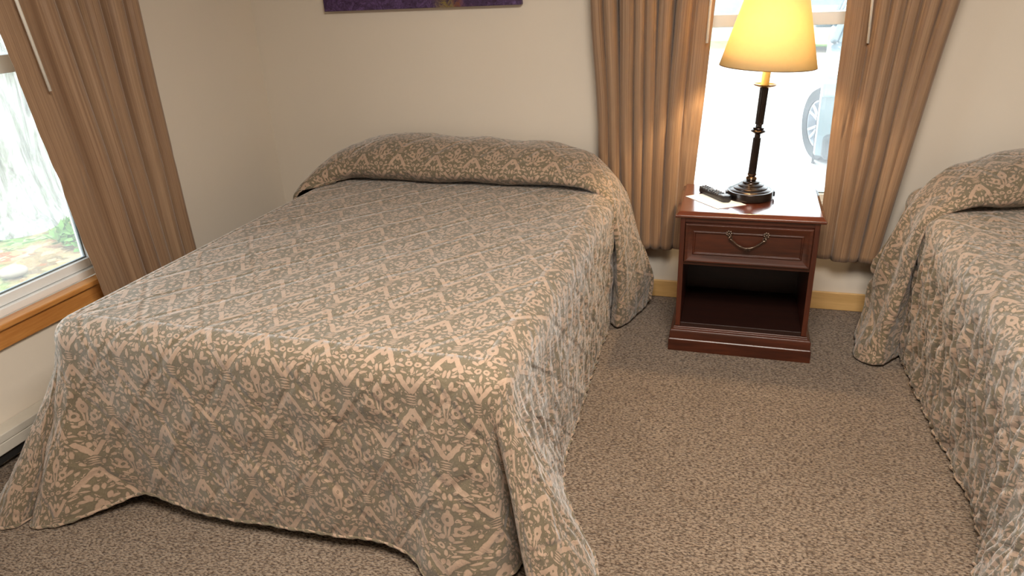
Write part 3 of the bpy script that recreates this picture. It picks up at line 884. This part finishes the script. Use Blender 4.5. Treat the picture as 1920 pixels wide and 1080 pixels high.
for x, w, h in prof:
    rings.append([bm.verts.new((x, yy * w, zz * h)) for yy, zz in ((-.82, 0), (.82, 0), (.98, .25), (1, .55), (.9, .9), (.7, 1), (-.7, 1), (-.9, .9), (-1, .55), (-.98, .25))])
for a, b in zip(rings, rings[1:]):
    for k in range(10): bm.faces.new((a[k], a[(k + 1) % 10], b[(k + 1) % 10], b[k]))
bm.faces.new(rings[0][::-1]); bm.faces.new(rings[-1])
obj('remote_body', bm, M['black_plastic'], rm, True)
bm = bmesh.new(); box(bm, L_ - .040, L_ - .012, -.017, .017, .0225, .0262); obj('face_plate', bm, M['grey_plastic'], rm, bevel=.002)
for r_ in range(9):
    for c_ in range(3):
        if r_ == 4 and c_ != 1: continue
        x = -.086 + r_ * .0155; y = (c_ - 1) * .0125
        bm = bmesh.new()
        if r_ == 4: lathe(bm, [(.012, .019), (.012, .026), (.008, .0275), (0, .0275)], (x, 0, 0), 16)
        else: lathe(bm, [(.0045, .019), (.0045, .0252), (.003, .0262), (0, .0262)], (x, y, 0), 10)
        obj('button', bm, M['button'], rm, True)

# ------------------------------------------------------------------ outdoors
GZ = -.30
def ground_mat():
    T = NT('driveway'); c = T.coord(); n = T.noise(c, 14, 5, .7); b = T.noise(c, .5, 3)
    col = T.mix(T.rng(n, .3, .7), lin(196, 194, 190), lin(214, 212, 208))
    return T.done(T.bsdf(T.mix(T.rng(b, .4, .7, 0, .3), col, lin(180, 176, 170)), .9, 0, .2))
def leaf_ground():
    T = NT('leaf_litter'); c = T.coord()
    v = T.n('TexVoronoi'); v.inputs['Scale'].default_value = 11; T.put(v.inputs['Vector'], T.vmath('ADD', c, T.vmath('SCALE', T.noise(c, 9, 3, out=1), .2)))
    s = T.n('SeparateColor'); T.put(s.inputs[0], v.outputs['Color'])
    dry = T.ramp(s.outputs[0], [(.1, lin(108, 90, 62)), (.4, lin(146, 122, 82)), (.65, lin(170, 150, 112)), (.9, lin(130, 86, 56))])
    grn = T.ramp(s.outputs[1], [(.1, lin(48, 78, 38)), (.5, lin(92, 126, 62)), (.9, lin(140, 160, 108))])
    m = T.noise(c, 1.1, 4, .65)
    return T.done(T.bsdf(T.mix(T.rng(m, .53, .62), dry, grn), .9, 0, .1, T.bump(v.outputs['Distance'], .8, .05)))
M['drive'] = ground_mat(); M['litter'] = leaf_ground()
struct(obj('ground_driveway', boxes((-2.2, 14, .14, 15.2, GZ - .1, GZ)), M['drive']))
struct(obj('ground_yard', boxes((-16, -2.2, -9, 24, GZ - .1, GZ), (-2.2, -.14, -9, .14, GZ - .1, GZ)), M['litter']))
M['lawn'] = plain('lawn_grass', lin(140, 178, 90), .9, 0, .1, 0, .35, 5)
struct(obj('ground_lawn', boxes((-2.2, 14, 15.2, 30, GZ - .1, GZ)), M['lawn']))

# tree outside the side window
def bark():
    T = NT('pale_bark'); c = T.coord()
    n = T.noise(T.map(c, sc=(9, 9, 1.6)), 1.4, 6, .7, .5); n2 = T.noise(c, 3, 3)
    col = T.ramp(n, [(.30, lin(84, 84, 76)), (.46, lin(142, 142, 134)), (.62, lin(186, 187, 180))])
    return T.done(T.bsdf(T.mix(T.rng(n2, .5, .7, 0, .4), col, lin(120, 128, 104)), .9, 0, .1, T.bump(n, .9, .04)))
M['bark'] = bark()
M['leaf'] = plain('leaf_green', lin(92, 128, 62), .7, 0, .2, 0, .4, 9)
tr = thing('tree', 'thick pale grey tree trunk standing outside the side window', 'tree', (-3.94, 1.12, GZ))
bm = bmesh.new(); n = 44; rings = []
for k in range(46):
    z = -.02 + (k / 45) ** 1.3 * 4.6
    fl = .20 * math.exp(-max(z, 0) / .25) + .56
    rings.append([bm.verts.new(((fl + .11 * math.exp(-max(z, 0) / .5) * max(0, math.cos(5 * (2 * PI * i / n) + 1)) + .035 * noise.noise(Vector((math.cos(2 * PI * i / n) * 2, math.sin(2 * PI * i / n) * 2, z)))) * math.cos(2 * PI * i / n) + .10 * z,
                                (fl + .11 * math.exp(-max(z, 0) / .5) * max(0, math.cos(5 * (2 * PI * i / n) + 1))) * math.sin(2 * PI * i / n) + .10 * z, z)) for i in range(n)])
for a, b in zip(rings, rings[1:]):
    for i in range(n): bm.faces.new((a[i], a[(i + 1) % n], b[(i + 1) % n], b[i]))
bm.faces.new(rings[-1])
obj('trunk', bm, M['bark'], tr, True)
rk = thing('garden_rock', 'pale flat stone lying in dry leaves outside the side window', 'rock', (-2.42, .12, GZ))
bm = bmesh.new(); bmesh.ops.create_icosphere(bm, subdivisions=4, radius=.09)
for v in bm.verts:
    v.co *= 1 + .25 * noise.noise(v.co * 6); v.co.z = v.co.z * .45 + .04
obj('stone', bm, plain('pale_stone', lin(128, 118, 104), .8, bump=.3), rk, True)
# low leafy plants and grass tufts by the tree
def leaf_clump(loc, n, r, h, label, group):
    bm = bmesh.new()
    rn = random.Random(int(loc[0] * 100) + n)
    for k in range(n):
        a = rn.uniform(0, 2 * PI); rr = r * math.sqrt(rn.random()); c = Vector((rr * math.cos(a), rr * math.sin(a), rn.uniform(.02, h)))
        d = Vector((rn.uniform(-1, 1), rn.uniform(-1, 1), rn.uniform(-.1, .8))).normalized() * rn.uniform(.05, .11)
        s = d.cross(Vector((rn.uniform(-1, 1), rn.uniform(-1, 1), 1))).normalized() * .022
        v = [bm.verts.new(c), bm.verts.new(c + d * .5 + s), bm.verts.new(c + d), bm.verts.new(c + d * .5 - s)]
        bm.faces.new(v)
    o = obj('ground_ivy', bm, M['leaf']); o.location = loc
    return tag(o, label, 'plant', group, 'stuff')
leaf_clump((-2.45, 1.05, GZ), 700, .42, .10, 'low green ground cover growing right of the tree outside', None)

# house across the driveway
def siding():
    T = NT('grey_siding'); c = T.coord(); s = T.n('SeparateXYZ'); T.put(s.inputs[0], c)
    f = T.math('FRACT', T.math('MULTIPLY', s.outputs[2], 1 / .13))
    n = T.noise(c, 5, 3)
    col = T.mix(T.rng(n, .3, .7), lin(138, 146, 156), lin(156, 163, 171))
    return T.done(T.bsdf(col, .8, 0, .2, T.bump(f, 1, .03)))
M['siding'] = siding(); M['roof'] = plain('shingle', lin(90, 90, 92), .9, bump=.5)
hs = thing('house', 'grey clapboard house with white trimmed windows across the driveway', 'house', (0, 17.4, GZ))
obj('wall', boxes((-6, 3.4, 0, 6, 0, 4.2)), M['siding'], hs)
obj('foundation', boxes((-6.05, 3.45, -.05, 6.05, 0, .35)), plain('foundation_concrete', lin(170, 168, 162), .9), hs)
bm = bmesh.new(); vs = [bm.verts.new(p) for p in ((-6.4, -.5, 4.1), (3.8, -.5, 4.1), (3.8, 6.5, 4.1), (-6.4, 6.5, 4.1), (-6.4, 3, 6.6), (3.8, 3, 6.6))]
for f in ((0, 1, 5, 4), (1, 2, 5), (2, 3, 4, 5), (3, 0, 4), (0, 3, 2, 1)): bm.faces.new([vs[i] for i in f])
obj('roof', bm, M['roof'], hs)
for wx in (-3.6, -.2, 2.2):
    f = obj('window', boxes((wx, wx + .08, -.04, .02, 1.75, 3.2), (wx + 1.02, wx + 1.1, -.04, .02, 1.75, 3.2), (wx + .08, wx + 1.02, -.04, .02, 1.75, 1.84), (wx + .08, wx + 1.02, -.04, .02, 3.11, 3.2), (wx + .08, wx + 1.02, -.03, .02, 2.42, 2.49)), M['vinyl'], hs)
    obj('pane', boxes((wx + .08, wx + 1.02, -.01, .0, 1.84, 2.42), (wx + .08, wx + 1.02, -.01, .0, 2.49, 3.11)), M['car_glass'], f)

def bush(loc, r, h, label, seed):
    root = thing('shrub', label, 'shrub', loc)
    bm = bmesh.new(); rn = random.Random(seed)
    for k in range(2600):
        a = rn.uniform(0, 2 * PI); ph = math.acos(rn.uniform(-.2, 1)); q = rn.uniform(.8, 1.05)
        nrm = Vector((math.sin(ph) * math.cos(a), math.sin(ph) * math.sin(a), math.cos(ph)))
        c = Vector((nrm.x * r * q, nrm.y * r * q, h * .45 + nrm.z * h * .55 * q))
        d = Vector((rn.uniform(-1, 1), rn.uniform(-1, 1), rn.uniform(-1, 1))).normalized() * .11
        s = d.cross(nrm + Vector((rn.uniform(-.5, .5),) * 3)).normalized() * .045
        v = [bm.verts.new(c - d), bm.verts.new(c + s), bm.verts.new(c + d), bm.verts.new(c - s)]
        bm.faces.new(v)
    obj('foliage', bm, M['leaf'], root)
    bm = bmesh.new(); tube(bm, [(0, 0, 0), (0, 0, h * .7)], .05, 8, rad=[.06, .02]); obj('stem', bm, M['bark'], root, True)
bush((5.3, 18.2, GZ), 1.3, 2.6, 'round green shrub beyond the parked cars', 3)

# cars
def wheel(parent, loc, r, w, steer=0.):
    e = bpy.data.objects.new('wheel', None)
    bm = bmesh.new()
    lathe(bm, [(r * .66, -w / 2), (r * .95, -w / 2), (r, -w * .35), (r, w * .35), (r * .95, w / 2), (r * .66, w / 2), (r * .62, w * .3), (r * .62, -w * .3), (r * .66, -w / 2)], n=48)
    o = obj('wheel', bm, M['tyre'], parent, True); o.location = loc; o.rotation_euler = (PI / 2, 0, PI / 2 + steer)
    bpy.data.objects.remove(e)
    bm = bmesh.new()
    lathe(bm, [(r * .66, w * .30), (r * .66, w * .46), (r * .61, w * .46), (r * .60, w * .1), (.0, w * .06)], n=48)
    for k in range(5):
        a = 2 * PI * k / 5
        for da in (-.13, .13):
            c, s = math.cos(a + da * .4), math.sin(a + da * .4); c2, s2 = math.cos(a + da * 1.6), math.sin(a + da * 1.6)
            tube(bm, [(r * .08 * c, r * .08 * s, w * .32), (r * .62 * c2, r * .62 * s2, w * .42)], r * .045, 8)
    lathe(bm, [(r * .14, w * .2), (r * .14, w * .4), (0, w * .42)], n=24)
    obj('rim', bm, M['alloy'], o, True)
    return o

def vehicle(name, label, cat, loc, rz, paint, L, W, Hh, hood, suv, wr, steer=0.):
    """front towards -y in local space"""
    root = thing(name, label, cat, loc, rz)
    gc = wr * .62
    # lower body: side profile lofted across with tumblehome
    prof = [(-L / 2 + .02, gc), (-L / 2 - .0, gc + .18), (-L / 2 + .02, hood - .28), (-L / 2 + .10, hood - .12), (-L / 2 + .35, hood - .05), (-L / 2 + .95, hood + .03), (-L / 2 + 1.15, hood + .08),
            (L / 2 - .45, hood + .12), (L / 2 - .08, hood + .10), (L / 2, hood - .2), (L / 2 + .0, gc + .2), (L / 2 - .04, gc)]
    xs = [(-W / 2, .0), (-W / 2 + .02, 0), (-W / 2 * .86, 0), (0, 0), (W / 2 * .86, 0), (W / 2, 0)]
    bm = bmesh.new(); rings = []
    sec = [(-1, .10, .06), (-.985, .03, .02), (-.86, 0, 0), (-.4, -.02, -.01), (0, -.03, -.015), (.4, -.02, -.01), (.86, 0, 0), (.985, .03, .02), (1, .10, .06)]
    for sx, dl, dh in sec:
        ring = []
        for (y, z) in prof:
            yy = y - math.copysign(dl * (1.2 if abs(y) > L / 2 - .5 else .1), y)
            zz = z - (dh if z > gc + .3 else 0)
            ring.append(bm.verts.new((sx * W / 2, yy, zz)))
        rings.append(ring)
    m_ = len(prof)
    for a, b in zip(rings, rings[1:]):
        for k in range(m_): bm.faces.new((a[k], a[(k + 1) % m_], b[(k + 1) % m_], b[k]))
    bm.faces.new(rings[0][::-1]); bm.faces.new(rings[-1])
    yw = (-L / 2 + .85, L / 2 - .85)
    body = obj('body', bm, paint, root)
    cuts = []
    for y in yw:      # wheel wells
        for s in (-1, 1):
            cb = bmesh.new(); lathe(cb, [(0, -.17), (wr * 1.15, -.17), (wr * 1.15, .17), (0, .17)], n=40)
            ct = obj('cutter', cb); ct.rotation_euler = (PI / 2, 0, PI / 2); ct.location = (s * (W / 2 - .08), y, wr); ct.parent = root
            md = body.modifiers.new('well', 'BOOLEAN'); md.operation = 'DIFFERENCE'; md.object = ct; md.solver = 'EXACT'; cuts.append(ct)
    bpy.context.view_layer.update()
    dg = bpy.context.evaluated_depsgraph_get()
    nm = bpy.data.meshes.new_from_object(body.evaluated_get(dg))
    body.modifiers.clear(); body.data = nm
    for ct in cuts: bpy.data.objects.remove(ct)
    md = body.modifiers.new('bevel', 'BEVEL'); md.width = .02; md.segments = 3; md.limit_method = 'ANGLE'; md.angle_limit = math.radians(35)
    # greenhouse
    hb = hood + .07
    def gh(x_in, y0, y1, y2, y3, z0, z1, taper):
        return [(x_in, y0, z0), (x_in, y3, z0), (x_in - taper, y2, z1), (x_in - taper, y1, z1)]
    y0, y1, y2, y3 = -L / 2 + 1.05, -L / 2 + 1.85, L / 2 - (.35 if suv else 1.1), L / 2 - (.10 if suv else .45)
    bm = bmesh.new()
    R_ = gh(W / 2 - .06, y0, y1, y2, y3, hb - .02, Hh - .05, .19)
    a = [bm.verts.new(p) for p in R_]; b = [bm.verts.new((-p[0], p[1], p[2])) for p in R_]
    bm.faces.new(a); bm.faces.new(b[::-1])
    for k in range(4): bm.faces.new((a[k], b[k], b[(k + 1) % 4], a[(k + 1) % 4]))
    obj('windows', bm, M['car_glass'], root, bevel=.04, seg=3)
    bm = bmesh.new()
    tw = W / 2 - .06 - .19
    box(bm, -tw - .01, tw + .01, y1 - .03, y2 + .03, Hh - .075, Hh)
    obj('roof', bm, paint, root, bevel=.05, seg=3)
    for s in (-1, 1):
        xb, xt = s * (W / 2 - .055), s * (W / 2 - .06 - .185)
        for pa, pb_, pr in (((xb, y0 - .02, hb), (xt, y1 - .02, Hh - .05), .035), ((xb, lerp(y0, y3, .52), hb), (xt, lerp(y1, y2, .45), Hh - .05), .035), ((xb, y3, hb), (xt, y2, Hh - .05), .05)):
            obj('pillar', tube(bmesh.new(), [pa, pb_], pr, 8), paint, root, True)
    for s in (-1, 1):
        for y in yw:
            st = steer if y < 0 else 0.
            bm = bmesh.new(); lathe(bm, [(wr * 1.17, -.01), (wr * 1.17, .012), (wr * 1.04, .012), (wr * 1.04, -.01)], n=40)
            ar = obj('wheel_arch', bm, M['car_trim'], root, True); ar.location = (s * (W / 2 - .004), y, wr); ar.rotation_euler = (PI / 2, 0, PI / 2 if s > 0 else -PI / 2)
            wh = wheel(root, (s * (W / 2 - .10), y, wr), wr, .23, (0 if s > 0 else PI) + st)
        bm = bmesh.new(); box(bm, s * W / 2 * .86 - .12, s * W / 2 * .86 + .05, -L / 2 - .0, -L / 2 + .16, hood - .30, hood - .16)
        obj('headlight', bm, M['lens'], root, bevel=.03, seg=3)
        bm = bmesh.new(); box(bm, s * (W / 2 + .06) - .09, s * (W / 2 + .06) + .09, y0 + .78, y0 + .9, hb + .06, hb + .18)
        obj('side_mirror', bm, paint, root, bevel=.03, seg=3)
    bm = bmesh.new()
    for k in range(4): box(bm, -.5, .5, -L / 2 - .03, -L / 2 + .05, gc + .28 + k * .07, gc + .31 + k * .07)
    obj('grille', bm, M['car_trim'], root, bevel=.005)
    bm = bmesh.new(); box(bm, -W / 2 * .93, W / 2 * .93, -L / 2 - .05, -L / 2 + .14, gc - .02, gc + .2)
    obj('bumper', bm, M['car_trim'], root, bevel=.05, seg=3)
    return root
vehicle('car', 'dark grey sport utility car parked close outside, front wheel towards the window', 'car', (4.19, 5.62, GZ), math.radians(-6), M['car_grey'], 4.6, 1.86, 1.68, 1.02, True, .345, math.radians(26))
vehicle('car', 'cream coloured car parked far across the driveway behind the grey car', 'car', (4.9, 14.6, GZ), math.radians(78), M['car_cream'], 4.5, 1.78, 1.42, .86, False, .31)

# ------------------------------------------------------------------ light
W = bpy.data.worlds.new('sky'); SC.world = W; W.use_nodes = True
nt = W.node_tree; bg = nt.nodes['Background']
bg.inputs[0].default_value = (.86, .94, 1.0, 1); bg.inputs[1].default_value = 5.2
def area(name, loc, rot, sx, sy, power, col, portal=False):
    l = bpy.data.lights.new(name, 'AREA'); l.shape = 'RECTANGLE'; l.size = sx; l.size_y = sy; l.energy = power; l.color = col
    if portal: l.cycles.is_portal = True
    o = bpy.data.objects.new(name, l); COL.objects.link(o); o.location = loc; o.rotation_euler = rot
    return o
area('portal_front', ((FW[0] + FW[1]) / 2, .13, (FW[2] + FW[3]) / 2), (-PI / 2, 0, 0), FW[1] - FW[0], FW[3] - FW[2], 1, (1, 1, 1), True)
area('portal_side', (-.13, (LW[0] + LW[1]) / 2, (LW[2] + LW[3]) / 2), (0, -PI / 2, 0), LW[3] - LW[2], LW[1] - LW[0], 1, (1, 1, 1), True)
area('ceiling_fill', (2.5, -2.7, RZ - .02), (0, 0, 0), 1.0, 1.0, 88, (1., .92, .82))  # unseen soft fill added to brighten the room; no fixture is built
pl = bpy.data.lights.new('bulb_light', 'POINT'); pl.energy = 33; pl.color = (1., .72, .40); pl.shadow_soft_size = .03
po = bpy.data.objects.new('bulb_light', pl); COL.objects.link(po); po.location = (LX, LY, LZ + .66)

# ------------------------------------------------------------------ camera
cam = bpy.data.cameras.new('camera'); co = bpy.data.objects.new('camera', cam); COL.objects.link(co); SC.camera = co
cam.sensor_width = 36; cam.lens = 36 * 1343.77 / 1920; cam.clip_end = 200
a, b, c = -.31241537, .40866032, -.04785835
f = Vector((math.sin(a) * math.cos(b), math.cos(a) * math.cos(b), -math.sin(b)))
r0 = Vector((math.cos(a), -math.sin(a), 0)); u0 = r0.cross(f)
r = r0 * math.cos(c) + u0 * math.sin(c); u = -r0 * math.sin(c) + u0 * math.cos(c)
mw = Matrix((r, u, -f)).transposed().to_4x4(); mw.translation = (2.36304747, -3.30287121, 1.47834243)
co.matrix_world = mw
SC.view_settings.view_transform = 'Standard'; SC.view_settings.look = 'None'
SC.view_settings.exposure = .28; SC.view_settings.gamma = 1; SC.view_settings.use_curve_mapping = False
SC.cycles.max_bounces = 6; SC.cycles.diffuse_bounces = 3; SC.cycles.use_adaptive_sampling = True; SC.cycles.adaptive_threshold = .06; SC.cycles.adaptive_min_samples = 16; SC.cycles.transparent_max_bounces = 12
SC.cycles.sample_clamp_indirect = 6; SC.cycles.caustics_reflective = False; SC.cycles.caustics_refractive = False
SC.cycles.use_denoising = True
